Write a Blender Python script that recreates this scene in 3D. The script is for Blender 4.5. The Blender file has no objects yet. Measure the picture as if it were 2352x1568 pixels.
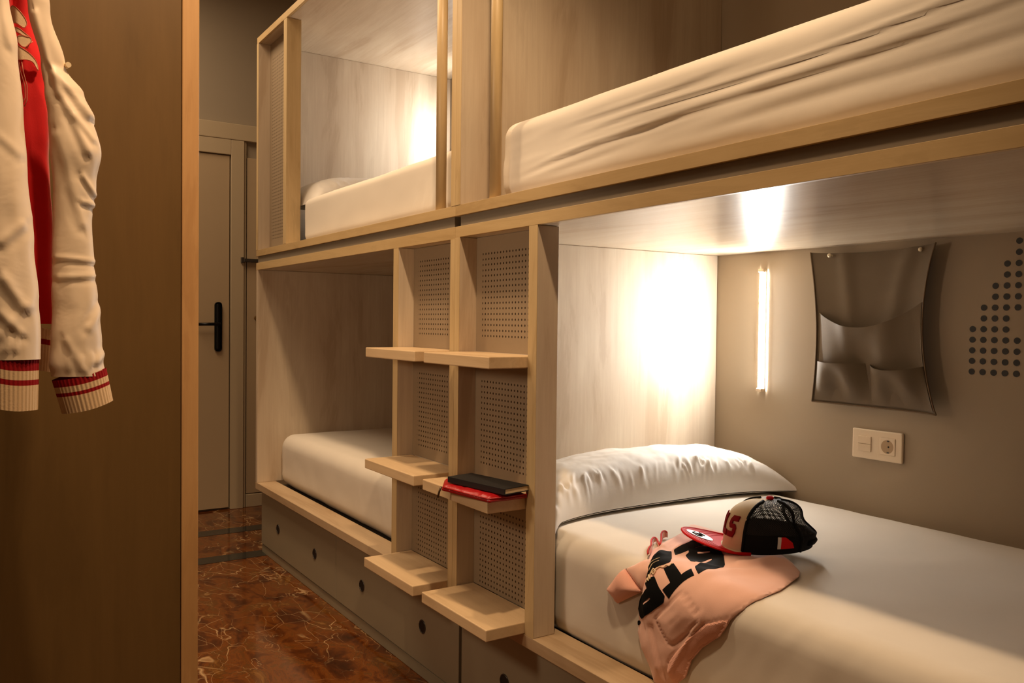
import bpy, bmesh, math, random
from math import pi, sin, cos, exp, sqrt, atan2
from mathutils import Vector, Matrix, noise
from mathutils.geometry import delaunay_2d_cdt
random.seed(7)
SC = bpy.context.scene
COL = SC.collection

# ---------------------------------------------------------------- camera
cam_d = bpy.data.cameras.new('camera')
cam_d.sensor_width = 36.0
cam_d.lens = 1931.52 * 36.0 / 2352.0
cam_d.clip_start = 0.05
cam = bpy.data.objects.new('camera', cam_d)
COL.objects.link(cam)
yaw, pit, rol = -0.5783, -0.0229, 0.0110
fw = Vector((-sin(yaw)*cos(pit), cos(yaw)*cos(pit), sin(pit)))
rt = Vector((cos(yaw), sin(yaw), 0))
up = rt.cross(fw)
r2 = cos(rol)*rt + sin(rol)*up
u2 = -sin(rol)*rt + cos(rol)*up
M = Matrix((r2, u2, -fw)).transposed().to_4x4()
M.translation = Vector((-1.22364, 0.0, 1.16942))
cam.matrix_world = M
SC.camera = cam

# ---------------------------------------------------------------- colour management and world
SC.view_settings.view_transform = 'Standard'
SC.view_settings.look = 'None'
SC.view_settings.gamma = 1.0
SC.view_settings.use_curve_mapping = False
SC.view_settings.exposure = 0.0
w = bpy.data.worlds.new('world'); SC.world = w
w.use_nodes = True
w.node_tree.nodes['Background'].inputs[0].default_value = (1.0, 0.72, 0.42, 1)
w.node_tree.nodes['Background'].inputs[1].default_value = 0.12

# ---------------------------------------------------------------- ceiling downlights of the room, then added fills
def downlight(name, loc, target, power, size=0.10, cone=110, blend=0.6, col=(1.0, 0.69, 0.41)):
    d = bpy.data.lights.new(name, 'SPOT')
    d.energy = power; d.color = col; d.shadow_soft_size = size
    d.spot_size = math.radians(cone); d.spot_blend = blend
    o = bpy.data.objects.new(name, d); COL.objects.link(o)
    o.location = loc
    o.rotation_euler = (Vector(target)-Vector(loc)).to_track_quat('-Z', 'Y').to_euler()
    return o
downlight('ceiling_downlight', (-0.58, 0.98, 3.15), (-0.40, 2.15, 0), 140, 0.05, 94, 0.7)
downlight('ceiling_downlight', (-0.50, 2.65, 3.15), (-0.50, 2.65, 0), 74, 0.05, 90, 0.6)
downlight('ceiling_downlight', (-0.75, 0.45, 3.15), (-1.15, 1.55, 1.45), 85, 0.06, 58, 1.0)
sd = bpy.data.lights.new('low_aisle_fill_light', 'POINT'); sd.energy = 18; sd.color = (1.0, 0.76, 0.53); sd.shadow_soft_size = 0.12  # added fill, no real fitting: brightens the far lower bunk from the aisle
so = bpy.data.objects.new('low_aisle_fill_light', sd); COL.objects.link(so); so.location = (-1.35, 2.02, 1.32)
# unseen area fills added under the ceiling to brighten the aisle and doors
def area_fill(loc, sx, sy, power, col=(1.0, 0.74, 0.48)):
    d = bpy.data.lights.new('ceiling_fill_light', 'AREA'); d.shape = 'RECTANGLE'; d.size = sx; d.size_y = sy
    d.energy = power; d.color = col
    o = bpy.data.objects.new('ceiling_fill_light', d); COL.objects.link(o); o.location = loc
area_fill((-0.95, 1.0, 3.18), 0.9, 3.5, 3.5)
area_fill((-0.85, 4.1, 3.18), 0.9, 1.8, 36)

# ---------------------------------------------------------------- materials
def rgb(h):
    def f(c):
        c /= 255.0
        return c/12.92 if c <= 0.04045 else ((c+0.055)/1.055)**2.4
    return (f(h[0]), f(h[1]), f(h[2]), 1)
class NT:
    def __init__(s, name):
        s.m = bpy.data.materials.new(name); s.m.use_nodes = True
        s.t = s.m.node_tree; s.n = s.t.nodes
        s.b = s.n['Principled BSDF']; s.out = s.n['Material Output']
    def add(s, typ, **kw):
        n = s.n.new(typ)
        for k, v in kw.items():
            if k.startswith('i_'):
                key = k[2:]; key = int(key) if key.isdigit() else key
                n.inputs[key].default_value = v
            else: setattr(n, k, v)
        return n
    def link(s, a, b): s.t.links.new(a, b)
    def bump(s, h, strength=0.2, dist=0.002):
        b = s.add('ShaderNodeBump'); b.inputs['Strength'].default_value = strength; b.inputs['Distance'].default_value = dist
        s.link(h, b.inputs['Height']); s.link(b.outputs[0], s.b.inputs['Normal'])
def plain(name, col, rough=0.5, metal=0.0, noise_amt=0.06, scale=40, bump=0.0, **kw):
    t = NT(name)
    tc = t.add('ShaderNodeTexCoord'); nz = t.add('ShaderNodeTexNoise'); nz.inputs['Scale'].default_value = scale; nz.inputs['Detail'].default_value = 4
    t.link(tc.outputs['Object'], nz.inputs['Vector'])
    mx = t.add('ShaderNodeMix', data_type='RGBA')
    c = rgb(col); k = noise_amt
    mx.inputs[6].default_value = tuple(x*(1-k) for x in c[:3])+(1,); mx.inputs[7].default_value = tuple(min(1, x*(1+k)) for x in c[:3])+(1,)
    t.link(nz.outputs[0], mx.inputs[0]); t.link(mx.outputs[2], t.b.inputs['Base Color'])
    t.b.inputs['Roughness'].default_value = rough; t.b.inputs['Metallic'].default_value = metal
    if bump: t.bump(nz.outputs[0], bump, 0.001)
    for k, v in kw.items(): t.b.inputs[k].default_value = v
    return t.m
def wood(name, c1, c2, c3, axis=2, rough=0.42, fine=0.2, fig=0.22, knots=True, coarse=1.0, seed=0.0):
    # pale laminate with grain running along one axis
    t = NT(name)
    tc = t.add('ShaderNodeTexCoord'); mp = t.add('ShaderNodeMapping')
    s = [3.6*coarse]*3; s[axis] = 0.55*coarse
    mp.inputs['Scale'].default_value = s; mp.inputs['Location'].default_value = (seed, seed*1.7, seed*0.6)
    t.link(tc.outputs['Object'], mp.inputs['Vector'])
    n1 = t.add('ShaderNodeTexNoise'); n1.inputs['Scale'].default_value = 1.6; n1.inputs['Detail'].default_value = 7; n1.inputs['Roughness'].default_value = 0.62; n1.inputs['Distortion'].default_value = 0.45
    t.link(mp.outputs[0], n1.inputs['Vector'])
    # rings
    mul = t.add('ShaderNodeMath', operation='MULTIPLY'); mul.inputs[1].default_value = 22.0
    t.link(n1.outputs[0], mul.inputs[0])
    sn = t.add('ShaderNodeMath', operation='SINE'); t.link(mul.outputs[0], sn.inputs[0])
    mp2 = t.add('ShaderNodeMapping'); s2 = [95.0]*3; s2[axis] = 2.2
    mp2.inputs['Scale'].default_value = s2
    t.link(tc.outputs['Object'], mp2.inputs['Vector'])
    n2 = t.add('ShaderNodeTexNoise'); n2.inputs['Scale'].default_value = 1.0; n2.inputs['Detail'].default_value = 5; n2.inputs['Roughness'].default_value = 0.7
    t.link(mp2.outputs[0], n2.inputs['Vector'])
    r1 = t.add('ShaderNodeValToRGB'); e = r1.color_ramp
    e.elements[0].position = 0.32; e.elements[0].color = rgb(c1); e.elements[1].position = 0.66; e.elements[1].color = rgb(c2)
    t.link(n1.outputs[0], r1.inputs[0])
    mr = t.add('ShaderNodeMapRange'); mr.inputs[1].default_value = 0.35; mr.inputs[2].default_value = 1.0; mr.inputs[3].default_value = 0; mr.inputs[4].default_value = fig
    t.link(sn.outputs[0], mr.inputs[0])
    mx = t.add('ShaderNodeMix', data_type='RGBA'); t.link(mr.outputs[0], mx.inputs[0]); t.link(r1.outputs[0], mx.inputs[6]); mx.inputs[7].default_value = rgb(c3)
    mr2 = t.add('ShaderNodeMapRange'); mr2.inputs[1].default_value = 0.42; mr2.inputs[2].default_value = 0.72; mr2.inputs[3].default_value = 0; mr2.inputs[4].default_value = fine
    t.link(n2.outputs[0], mr2.inputs[0])
    mx2 = t.add('ShaderNodeMix', data_type='RGBA'); t.link(mr2.outputs[0], mx2.inputs[0]); t.link(mx.outputs[2], mx2.inputs[6]); mx2.inputs[7].default_value = rgb(c3)
    t.link(mx2.outputs[2], t.b.inputs['Base Color'])
    t.b.inputs['Roughness'].default_value = rough
    t.bump(n2.outputs[0], 0.12, 0.0006)
    return t.m
def cloth(name, col, rough=0.85, weave=900, bump=0.15, fold=0.0, fold_scale=14, sheen=0.0, spec=0.3):
    t = NT(name)
    tc = t.add('ShaderNodeTexCoord')
    nz = t.add('ShaderNodeTexNoise'); nz.inputs['Scale'].default_value = weave; nz.inputs['Detail'].default_value = 2
    t.link(tc.outputs['Object'], nz.inputs['Vector'])
    nb = t.add('ShaderNodeTexNoise'); nb.inputs['Scale'].default_value = fold_scale; nb.inputs['Detail'].default_value = 4; nb.inputs['Distortion'].default_value = 0.6
    t.link(tc.outputs['Object'], nb.inputs['Vector'])
    c = rgb(col); mx = t.add('ShaderNodeMix', data_type='RGBA')
    mx.inputs[6].default_value = tuple(x*0.95 for x in c[:3])+(1,); mx.inputs[7].default_value = tuple(min(1, x*1.04) for x in c[:3])+(1,)
    t.link(nb.outputs[0], mx.inputs[0]); t.link(mx.outputs[2], t.b.inputs['Base Color'])
    t.b.inputs['Roughness'].default_value = rough; t.b.inputs['Sheen Weight'].default_value = sheen
    t.b.inputs['Specular IOR Level'].default_value = spec
    b1 = t.add('ShaderNodeBump'); b1.inputs['Strength'].default_value = bump; b1.inputs['Distance'].default_value = 0.0006
    t.link(nz.outputs[0], b1.inputs['Height'])
    b2 = t.add('ShaderNodeBump'); b2.inputs['Strength'].default_value = fold; b2.inputs['Distance'].default_value = 0.01
    t.link(nb.outputs[0], b2.inputs['Height']); t.link(b2.outputs[0], b1.inputs['Normal']); t.link(b1.outputs[0], t.b.inputs['Normal'])
    return t.m

MW = wood('pale_oak_vertical', (192,171,146), (216,201,178), (160,136,110), axis=2)
MWy = wood('pale_oak_lengthwise', (190,168,142), (212,195,170), (158,134,106), axis=1, rough=0.24)
MWl = wood('pale_oak_ledge', (186,158,124), (208,184,150), (158,128,94), axis=1, rough=0.45)
ME = wood('oak_edge_vertical', (194,166,120), (214,188,142), (164,136,94), axis=2, coarse=2.0)
MEy = wood('oak_edge_lengthwise', (188,158,110), (208,180,132), (158,128,84), axis=1, coarse=2.0)
MSTEP = wood('oak_step', (204,174,134), (224,196,156), (176,142,102), axis=1, coarse=1.5)
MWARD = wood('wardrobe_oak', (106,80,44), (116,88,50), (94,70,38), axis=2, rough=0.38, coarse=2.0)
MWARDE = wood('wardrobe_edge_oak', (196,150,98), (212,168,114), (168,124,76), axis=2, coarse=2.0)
MTAUPE = plain('taupe_laminate', (124,114,100), 0.42, noise_amt=0.03)
MDRAW = plain('drawer_taupe', (150,140,118), 0.4, noise_amt=0.04, scale=8)
MWALL = plain('taupe_wall_paint', (158,140,116), 0.55, noise_amt=0.03, scale=3, bump=0.02)
MWALL2 = plain('grey_beige_wall_paint', (150,136,116), 0.7, noise_amt=0.03, scale=3)
MWALL3 = plain('brown_wall_paint', (120,100,76), 0.6)
MCEIL = plain('ceiling_paint', (200,190,172), 0.8, noise_amt=0.02)
MDOOR = plain('painted_door', (172,150,120), 0.45, noise_amt=0.03, scale=5)
MFRAME = plain('painted_door_frame', (176,158,130), 0.45, noise_amt=0.03, scale=5)
MBLK = plain('black_metal', (16,16,16), 0.35, 0.4)
MBASE = plain('dark_taupe_board', (70,62,52), 0.7)
MDARK = plain('dark_recess', (22,20,18), 0.7)
MSTEEL = plain('grey_steel', (84,80,76), 0.35, 0.8)
MSHEET = cloth('white_cotton_sheet', (226,218,206), 0.9, fold=0.12, fold_scale=5, spec=0.2)
MPILL = cloth('white_pillowcase', (234,228,220), 0.72, fold=0.18, fold_scale=7, spec=0.4)
MPLAST = plain('ivory_plastic', (226,206,178), 0.35, noise_amt=0.01)
MPLAST2 = plain('ivory_plastic_inset', (222,201,172), 0.4, noise_amt=0.01)
MORG = cloth('taupe_felt_fabric', (102,87,68), 0.62, weave=500, bump=0.3, spec=0.3)
MORGE = cloth('taupe_fabric_binding', (104,84,62), 0.7)
MSTUD = plain('pearl_stud', (225,210,180), 0.25, 0.3)
MDOT = plain('black_dot_paint', (26,24,22), 0.5)
MSAT = cloth('cream_satin', (236,212,182), 0.5, weave=700, bump=0.05, fold=0.35, fold_scale=9, sheen=0.2, spec=0.6)
MRIBC = cloth('cream_rib_knit', (222,188,146), 0.9, weave=500, bump=0.4)
MRIBR = cloth('red_rib_knit', (150,8,14), 0.9, weave=500, bump=0.4)
MRED = cloth('red_jacket_wool', (216,8,10), 0.8, weave=500, bump=0.3, sheen=0.3)
MLET = cloth('cream_applique', (236,210,168), 0.8, weave=400, bump=0.4)
MLETE = cloth('pink_stitched_edge', (222,150,120), 0.8)
MPINK = cloth('pink_sweatshirt_fleece', (243,194,176), 0.9, weave=600, bump=0.25, fold=0.12, fold_scale=12, sheen=0.3)
MPINKR = cloth('pink_rib_knit', (238,178,158), 0.92, weave=400, bump=0.5, sheen=0.2)
MPRINT = plain('black_rubber_print', (9,10,12), 0.9, **{'Specular IOR Level': .15})
MCREAMP = plain('cream_print', (232,206,170), 0.6)
MCOLR = cloth('red_collar_inside', (206,70,70), 0.9)
MCAPW = cloth('cream_cap_foam', (226,204,168), 0.8, weave=500, bump=0.1)
MCAPR = cloth('red_cap_twill', (226,6,10), 0.7, weave=900, bump=0.3)
MCAPL = cloth('dark_red_felt', (140,10,22), 0.9)
MCAPB = cloth('black_cap_fabric', (16,16,16), 0.9)
MWHITE = plain('white_sticker', (232,232,226), 0.4)
MNOTE = plain('black_notebook_cover', (13,13,13), 0.55, bump=0.1, scale=300)
MPAGE = plain('cream_paper', (224,200,160), 0.8)
MPOUCH = cloth('red_glossy_pouch', (166,2,10), 0.35, weave=300, bump=0.1, fold=0.5, fold_scale=40, spec=0.6)
MBRASS = plain('bronze_zip_pull', (92,72,52), 0.4, 0.7)
MGROMMET = plain('dark_finger_hole', (14,11,9), 0.6)

def led_mat(name, col, strength):
    t = NT(name)
    t.b.inputs['Base Color'].default_value = (1, 1, 1, 1)
    t.b.inputs['Emission Color'].default_value = col + (1,)
    t.b.inputs['Emission Strength'].default_value = strength
    return t.m
MLED = led_mat('led_tube_glow', (1.0, 0.97, 0.92), 520.0)
MLED2 = led_mat('led_tube_glow_upper', (1.0, 0.96, 0.91), 320.0)

MLEDS = led_mat('led_tube_sides', (1.0, 0.92, 0.82), 9.0)

def peg_mat(name, col, hole, pitch=0.016, rad=0.0032, bands=((-9, 9),), y0=0.0, z0=0.0, ymin=-9, ymax=9):
    # perforated board: round holes on a square pitch, inside bands of height
    t = NT(name)
    tc = t.add('ShaderNodeTexCoord'); sx = t.add('ShaderNodeSeparateXYZ'); t.link(tc.outputs['Object'], sx.inputs[0])
    def M(op, a, b=None, c=None):
        n = t.add('ShaderNodeMath', operation=op)
        for i, v in enumerate((a, b, c)):
            if v is None: continue
            if hasattr(v, 'links'): t.link(v, n.inputs[i])
            else: n.inputs[i].default_value = v
        return n.outputs[0]
    def cell(sock, off):
        a = M('SUBTRACT', sock, off); b = M('DIVIDE', a, pitch); r = M('ROUND', b); return M('MULTIPLY', M('SUBTRACT', b, r), pitch)
    cy = cell(sx.outputs[1], y0); cz = cell(sx.outputs[2], z0)
    d = M('SQRT', M('ADD', M('MULTIPLY', cy, cy), M('MULTIPLY', cz, cz)))
    ins = M('LESS_THAN', d, rad)
    lim = M('MULTIPLY', M('GREATER_THAN', sx.outputs[1], ymin), M('LESS_THAN', sx.outputs[1], ymax))
    bd = None
    for a, b in bands:
        k = M('MULTIPLY', M('GREATER_THAN', sx.outputs[2], a), M('LESS_THAN', sx.outputs[2], b))
        bd = k if bd is None else M('ADD', bd, k)
    msk = M('MULTIPLY', M('MULTIPLY', ins, lim), bd)
    mx = t.add('ShaderNodeMix', data_type='RGBA'); t.link(msk, mx.inputs[0]); mx.inputs[6].default_value = rgb(col); mx.inputs[7].default_value = rgb(hole)
    t.link(mx.outputs[2], t.b.inputs['Base Color']); t.b.inputs['Roughness'].default_value = 0.5
    return t.m

def marble_mat():
    t = NT('brown_red_marble')
    tc = t.add('ShaderNodeTexCoord')
    mp = t.add('ShaderNodeMapping'); mp.inputs['Scale'].default_value = (1.7, 1.0, 1); mp.inputs['Rotation'].default_value = (0, 0, 0.5)
    t.link(tc.outputs['Object'], mp.inputs[0])
    n = t.add('ShaderNodeTexNoise'); n.inputs['Scale'].default_value = 5.5; n.inputs['Detail'].default_value = 11; n.inputs['Roughness'].default_value = 0.66; n.inputs['Distortion'].default_value = 0.7
    t.link(mp.outputs[0], n.inputs[0])
    r = t.add('ShaderNodeValToRGB'); cr = r.color_ramp
    cr.elements[0].position = 0.30; cr.elements[0].color = rgb((46,22,10)); cr.elements[1].position = 0.76; cr.elements[1].color = rgb((142,108,62))
    for p, c in ((0.43, (78,38,13)), (0.52, (110,60,21)), (0.58, (90,54,22)), (0.64, (118,76,34))):
        e = cr.elements.new(p); e.color = rgb(c)
    t.link(n.outputs[0], r.inputs[0])
    # warped coordinates for veins
    nw = t.add('ShaderNodeTexNoise'); nw.inputs['Scale'].default_value = 3.0; nw.inputs['Detail'].default_value = 4
    t.link(tc.outputs['Object'], nw.inputs[0])
    va = t.add('ShaderNodeVectorMath', operation='MULTIPLY_ADD'); va.inputs[1].default_value = (0.22, 0.22, 0); t.link(nw.outputs[1], va.inputs[0]); t.link(mp.outputs[0], va.inputs[2])
    col = r.outputs[0]
    for k_, sc, wd, amt, mscale in (('n', 2.0, 0.005, 0.7, 2.0), ('n', 4.4, 0.006, 0.55, 2.1), ('v', 5.5, 0.012, 0.45, 1.9), ('n', 1.0, 0.0035, 0.8, 1.1)):
        if k_ == 'v':
            v = t.add('ShaderNodeTexVoronoi', feature='DISTANCE_TO_EDGE'); v.inputs['Scale'].default_value = sc
            t.link(va.outputs[0], v.inputs['Vector']); dist = v.outputs['Distance']
        else:
            v = t.add('ShaderNodeTexNoise'); v.inputs['Scale'].default_value = sc; v.inputs['Detail'].default_value = 3.5; v.inputs['Roughness'].default_value = 0.5
            t.link(va.outputs[0], v.inputs['Vector'])
            s1 = t.add('ShaderNodeMath', operation='SUBTRACT'); s1.inputs[1].default_value = 0.5; t.link(v.outputs[0], s1.inputs[0])
            s2 = t.add('ShaderNodeMath', operation='ABSOLUTE'); t.link(s1.outputs[0], s2.inputs[0]); dist = s2.outputs[0]
        mr = t.add('ShaderNodeMapRange'); mr.inputs[1].default_value = 0; mr.inputs[2].default_value = wd; mr.inputs[3].default_value = amt; mr.inputs[4].default_value = 0
        t.link(dist, mr.inputs[0])
        nm = t.add('ShaderNodeTexNoise'); nm.inputs['Scale'].default_value = mscale; nm.inputs['Detail'].default_value = 5; t.link(mp.outputs[0], nm.inputs[0])
        mm = t.add('ShaderNodeMapRange'); mm.inputs[1].default_value = 0.46; mm.inputs[2].default_value = 0.60; t.link(nm.outputs[0], mm.inputs[0])
        mu = t.add('ShaderNodeMath', operation='MULTIPLY'); t.link(mr.outputs[0], mu.inputs[0]); t.link(mm.outputs[0], mu.inputs[1])
        mx = t.add('ShaderNodeMix', data_type='RGBA'); t.link(mu.outputs[0], mx.inputs[0]); t.link(col, mx.inputs[6]); mx.inputs[7].default_value = rgb((226,190,140))
        col = mx.outputs[2]
    t.link(col, t.b.inputs['Base Color'])
    t.b.inputs['Roughness'].default_value = 0.1
    return t.m
MMARB = marble_mat()
MBAND = plain('dark_green_marble_band', (36,38,36), 0.1, noise_amt=0.5, scale=9)

# ---------------------------------------------------------------- mesh helpers (coordinates are world metres)
def tag(o, label=None, cat=None, group=None, kind=None):
    if label: o['label'] = label
    if cat: o['category'] = cat
    if group: o['group'] = group
    if kind: o['kind'] = kind
    return o
def empty(name, loc, label, cat, group=None):
    o = bpy.data.objects.new(name, None); o.empty_display_size = 0.1; COL.objects.link(o); o.location = loc
    return tag(o, label, cat, group)
def rootloc(p):
    v = Vector((0, 0, 0))
    while p is not None: v += p.location; p = p.parent
    return v
def obj(name, bm, mats, parent=None, smooth=False, origin=None, label=None):
    me = bpy.data.meshes.new(name)
    bmesh.ops.recalc_face_normals(bm, faces=bm.faces[:]) if not getattr(obj, 'norecalc', False) else None
    if parent is not None: off = rootloc(parent)
    else: off = Vector(origin) if origin is not None else Vector((0, 0, 0))
    for v in bm.verts: v.co -= off
    for f in bm.faces: f.smooth = smooth
    bm.to_mesh(me); bm.free()
    if not isinstance(mats, (list, tuple)): mats = [mats]
    for m in mats: me.materials.append(m)
    o = bpy.data.objects.new(name, me); COL.objects.link(o)
    if parent is not None: o.parent = parent
    else: o.location = off
    if label: o['label'] = label
    return o
def box(x0, x1, y0, y1, z0, z1, bev=0.0015, bm=None, seg=2):
    new = bmesh.new()
    bmesh.ops.create_cube(new, size=1.0)
    for v in new.verts:
        v.co = Vector(((x0+x1)/2+v.co.x*(x1-x0), (y0+y1)/2+v.co.y*(y1-y0), (z0+z1)/2+v.co.z*(z1-z0)))
    if bev: bmesh.ops.bevel(new, geom=new.edges[:], offset=bev, segments=seg, profile=0.5, affect='EDGES')
    if bm is None: return new
    return merge(bm, new)
def merge(bm, new, mat=None):
    me = bpy.data.meshes.new('tmp'); new.to_mesh(me); new.free()
    n0 = len(bm.faces)
    bm.from_mesh(me); bpy.data.meshes.remove(me)
    if mat is not None:
        bm.faces.ensure_lookup_table()
        for f in bm.faces[n0:]: f.material_index = mat
    return bm
def part(name, parent, m, *b, bev=0.0015, label=None):
    return obj(name, box(*b, bev=bev), m, parent, label=label)
def structure(name, bm, m): return tag(obj(name, bm, m), kind='structure')
def cyl(p0, p1, r, n=24, r1=None, cap=True):
    p0, p1 = Vector(p0), Vector(p1); d = p1-p0
    bm = bmesh.new()
    bmesh.ops.create_cone(bm, cap_ends=cap, segments=n, radius1=r, radius2=r if r1 is None else r1, depth=d.length)
    q = Vector((0, 0, 1)).rotation_difference(d.normalized()).to_matrix().to_4x4()
    q.translation = (p0+p1)/2
    bmesh.ops.transform(bm, matrix=q, verts=bm.verts[:])
    return bm
def grid(nu, nv, fn, closeu=False, mat=None):
    # grid of nu x nv cells; fn(i/nu, j/nv) -> point
    bm = bmesh.new(); V = []
    for j in range(nv+1):
        V.append([bm.verts.new(fn(i/nu, j/nv)) for i in range(nu if closeu else nu+1)])
    for j in range(nv):
        for i in range(nu):
            i2 = (i+1) % nu if closeu else i+1
            f = bm.faces.new((V[j][i], V[j][i2], V[j+1][i2], V[j+1][i]))
            if mat: f.material_index = mat(i/nu, j/nv)
    return bm, V
def tube(pts, r, n=8, closed=False):
    bm = bmesh.new(); rings = []
    N = len(pts)
    for i, p in enumerate(pts):
        p = Vector(p)
        a = Vector(pts[(i-1) % N] if closed or i > 0 else pts[i]); b = Vector(pts[(i+1) % N] if closed or i < N-1 else pts[i])
        t = (b-a).normalized(); up_ = Vector((0, 0, 1)) if abs(t.z) < 0.9 else Vector((1, 0, 0))
        s = t.cross(up_).normalized(); u = s.cross(t)
        rr = r(i/(N-1)) if callable(r) else r
        rings.append([bm.verts.new(p+(s*cos(2*pi*k/n)+u*sin(2*pi*k/n))*rr) for k in range(n)])
    for i in range(N if closed else N-1):
        A, B = rings[i], rings[(i+1) % N]
        for k in range(n): bm.faces.new((A[k], A[(k+1) % n], B[(k+1) % n], B[k]))
    if not closed:
        bm.faces.new(rings[0][::-1]); bm.faces.new(rings[-1])
    return bm
def inpoly(x, y, P):
    c = False; n = len(P)
    for i in range(n):
        x1, y1 = P[i]; x2, y2 = P[(i+1) % n]
        if (y1 > y) != (y2 > y) and x < (x2-x1)*(y-y1)/(y2-y1)+x1: c = not c
    return c
def segdist(x, y, a, b):
    dx, dy = b[0]-a[0], b[1]-a[1]; L = dx*dx+dy*dy
    t = 0 if L == 0 else max(0, min(1, ((x-a[0])*dx+(y-a[1])*dy)/L))
    return math.hypot(x-a[0]-t*dx, y-a[1]-t*dy)
def edgedist(x, y, P): return min(segdist(x, y, P[i], P[(i+1) % len(P)]) for i in range(len(P)))
def smoothpoly(P, it=1):
    for _ in range(it):
        Q = []
        for i in range(len(P)):
            a, b = P[i], P[(i+1) % len(P)]
            Q += [(a[0]*.75+b[0]*.25, a[1]*.75+b[1]*.25), (a[0]*.25+b[0]*.75, a[1]*.25+b[1]*.75)]
        P = Q
    return P
def resample(P, step):
    Q = []
    for i in range(len(P)):
        a, b = P[i], P[(i+1) % len(P)]; n = max(1, int(math.hypot(b[0]-a[0], b[1]-a[1])/step))
        Q += [(a[0]+(b[0]-a[0])*k/n, a[1]+(b[1]-a[1])*k/n) for k in range(n)]
    return Q
def sheet(P, step, top, bottom=None, holes=()):
    # solid sheet over a 2D outline: top(a, b) and bottom(a, b) give the points of both faces
    P = resample(P, step); pts = [Vector(p) for p in P]; edges = [(i, (i+1) % len(P)) for i in range(len(P))]
    for H in holes:
        H = resample(H, step); o = len(pts); pts += [Vector(p) for p in H]; edges += [(o+i, o+(i+1) % len(H)) for i in range(len(H))]
    x0 = min(p[0] for p in P); x1 = max(p[0] for p in P); y0 = min(p[1] for p in P); y1 = max(p[1] for p in P)
    a = x0+step*.37
    while a < x1:
        b = y0+step*.41
        while b < y1:
            if inpoly(a, b, P) and edgedist(a, b, P) > step*.5 and not any(inpoly(a, b, H) or edgedist(a, b, H) < step*.4 for H in holes): pts.append(Vector((a, b)))
            b += step
        a += step
    vs, es, fs, *_ = delaunay_2d_cdt(pts, edges, [], 0, 1e-7)
    bm = bmesh.new()
    T = [bm.verts.new(top(v[0], v[1])) for v in vs]
    B = [bm.verts.new(bottom(v[0], v[1])) for v in vs] if bottom else None
    use = {}
    for f in fs:
        cx = sum(vs[i][0] for i in f)/3; cy = sum(vs[i][1] for i in f)/3
        if not inpoly(cx, cy, P) or any(inpoly(cx, cy, H) for H in holes): continue
        bm.faces.new([T[i] for i in f])
        if B: bm.faces.new([B[i] for i in reversed(f)])
        for k in range(3):
            e = (f[k], f[(k+1) % 3]); key = tuple(sorted(e)); use[key] = None if key in use else e
    if B:
        for e in use.values():
            if e: bm.faces.new((T[e[1]], T[e[0]], B[e[0]], B[e[1]]))
    for v in [v for v in bm.verts if not v.link_faces]: bm.verts.remove(v)
    return bm
def fbm(x, y, z=0.0, o=3):
    s = 0; a = 1.0
    for i in range(o): s += a*noise.noise(Vector((x*2**i, y*2**i, z*2**i+i*7.3))); a *= .5
    return s
def ridge(d, w_): return exp(-(d/w_)**2)
def rbox(x0, x1, y0, y1, z0, z1, r, step, disp=None, top_r=None):
    # soft box: dense grid on six sides, rounded, then displaced along its normal
    c = Vector(((x0+x1)/2, (y0+y1)/2, (z0+z1)/2)); h = Vector(((x1-x0)/2, (y1-y0)/2, (z1-z0)/2))
    bm = bmesh.new(); idx = {}
    def vert(p):
        k = (round(p.x, 5), round(p.y, 5), round(p.z, 5))
        if k not in idx:
            inner = Vector([max(-(h[i]-r), min(h[i]-r, p[i])) for i in range(3)])
            d = p-inner; n = d.normalized() if d.length > 1e-9 else Vector((0, 0, 1))
            q = inner+n*r+c
            if disp: q = q+n*disp(q, n)
            idx[k] = bm.verts.new(q)
        return idx[k]
    def line(i):
        H = h[i]; arc = [H-r+r*math.tan(pi/4*k/4) for k in range(1, 5)]
        n = max(2, int(2*(H-r)/step[i])); mid = [-(H-r)+2*(H-r)*k/n for k in range(n+1)]
        return [-a for a in reversed(arc)]+mid+arc
    L = [line(i) for i in range(3)]
    for ax in range(3):
        a, b = [(1, 2), (2, 0), (0, 1)][ax]
        for s in (-1, 1):
            for i in range(len(L[a])-1):
                for j in range(len(L[b])-1):
                    q = []
                    for (ii, jj) in ((i, j), (i+1, j), (i+1, j+1), (i, j+1)):
                        p = Vector((0, 0, 0)); p[ax] = s*h[ax]; p[a] = L[a][ii]; p[b] = L[b][jj]; q.append(vert(p))
                    if s < 0: q.reverse()
                    try: bm.faces.new(q)
                    except ValueError: pass
    return bm

# ---------------------------------------------------------------- measures
XW = 1.078                       # right wall
D = 0.058                        # depth of the posts
YJ = 2.1885                      # joint between the two bunk modules
YF = 4.213                       # far end of the far module
YN = 0.16                        # near end of the near module
zUt, zUb, zLt, zLb = 1.513, 1.482, 1.450, 1.4185
zbt, zbb = 0.356, 0.323
zTop = 2.53
LEN = YJ-YN

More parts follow.
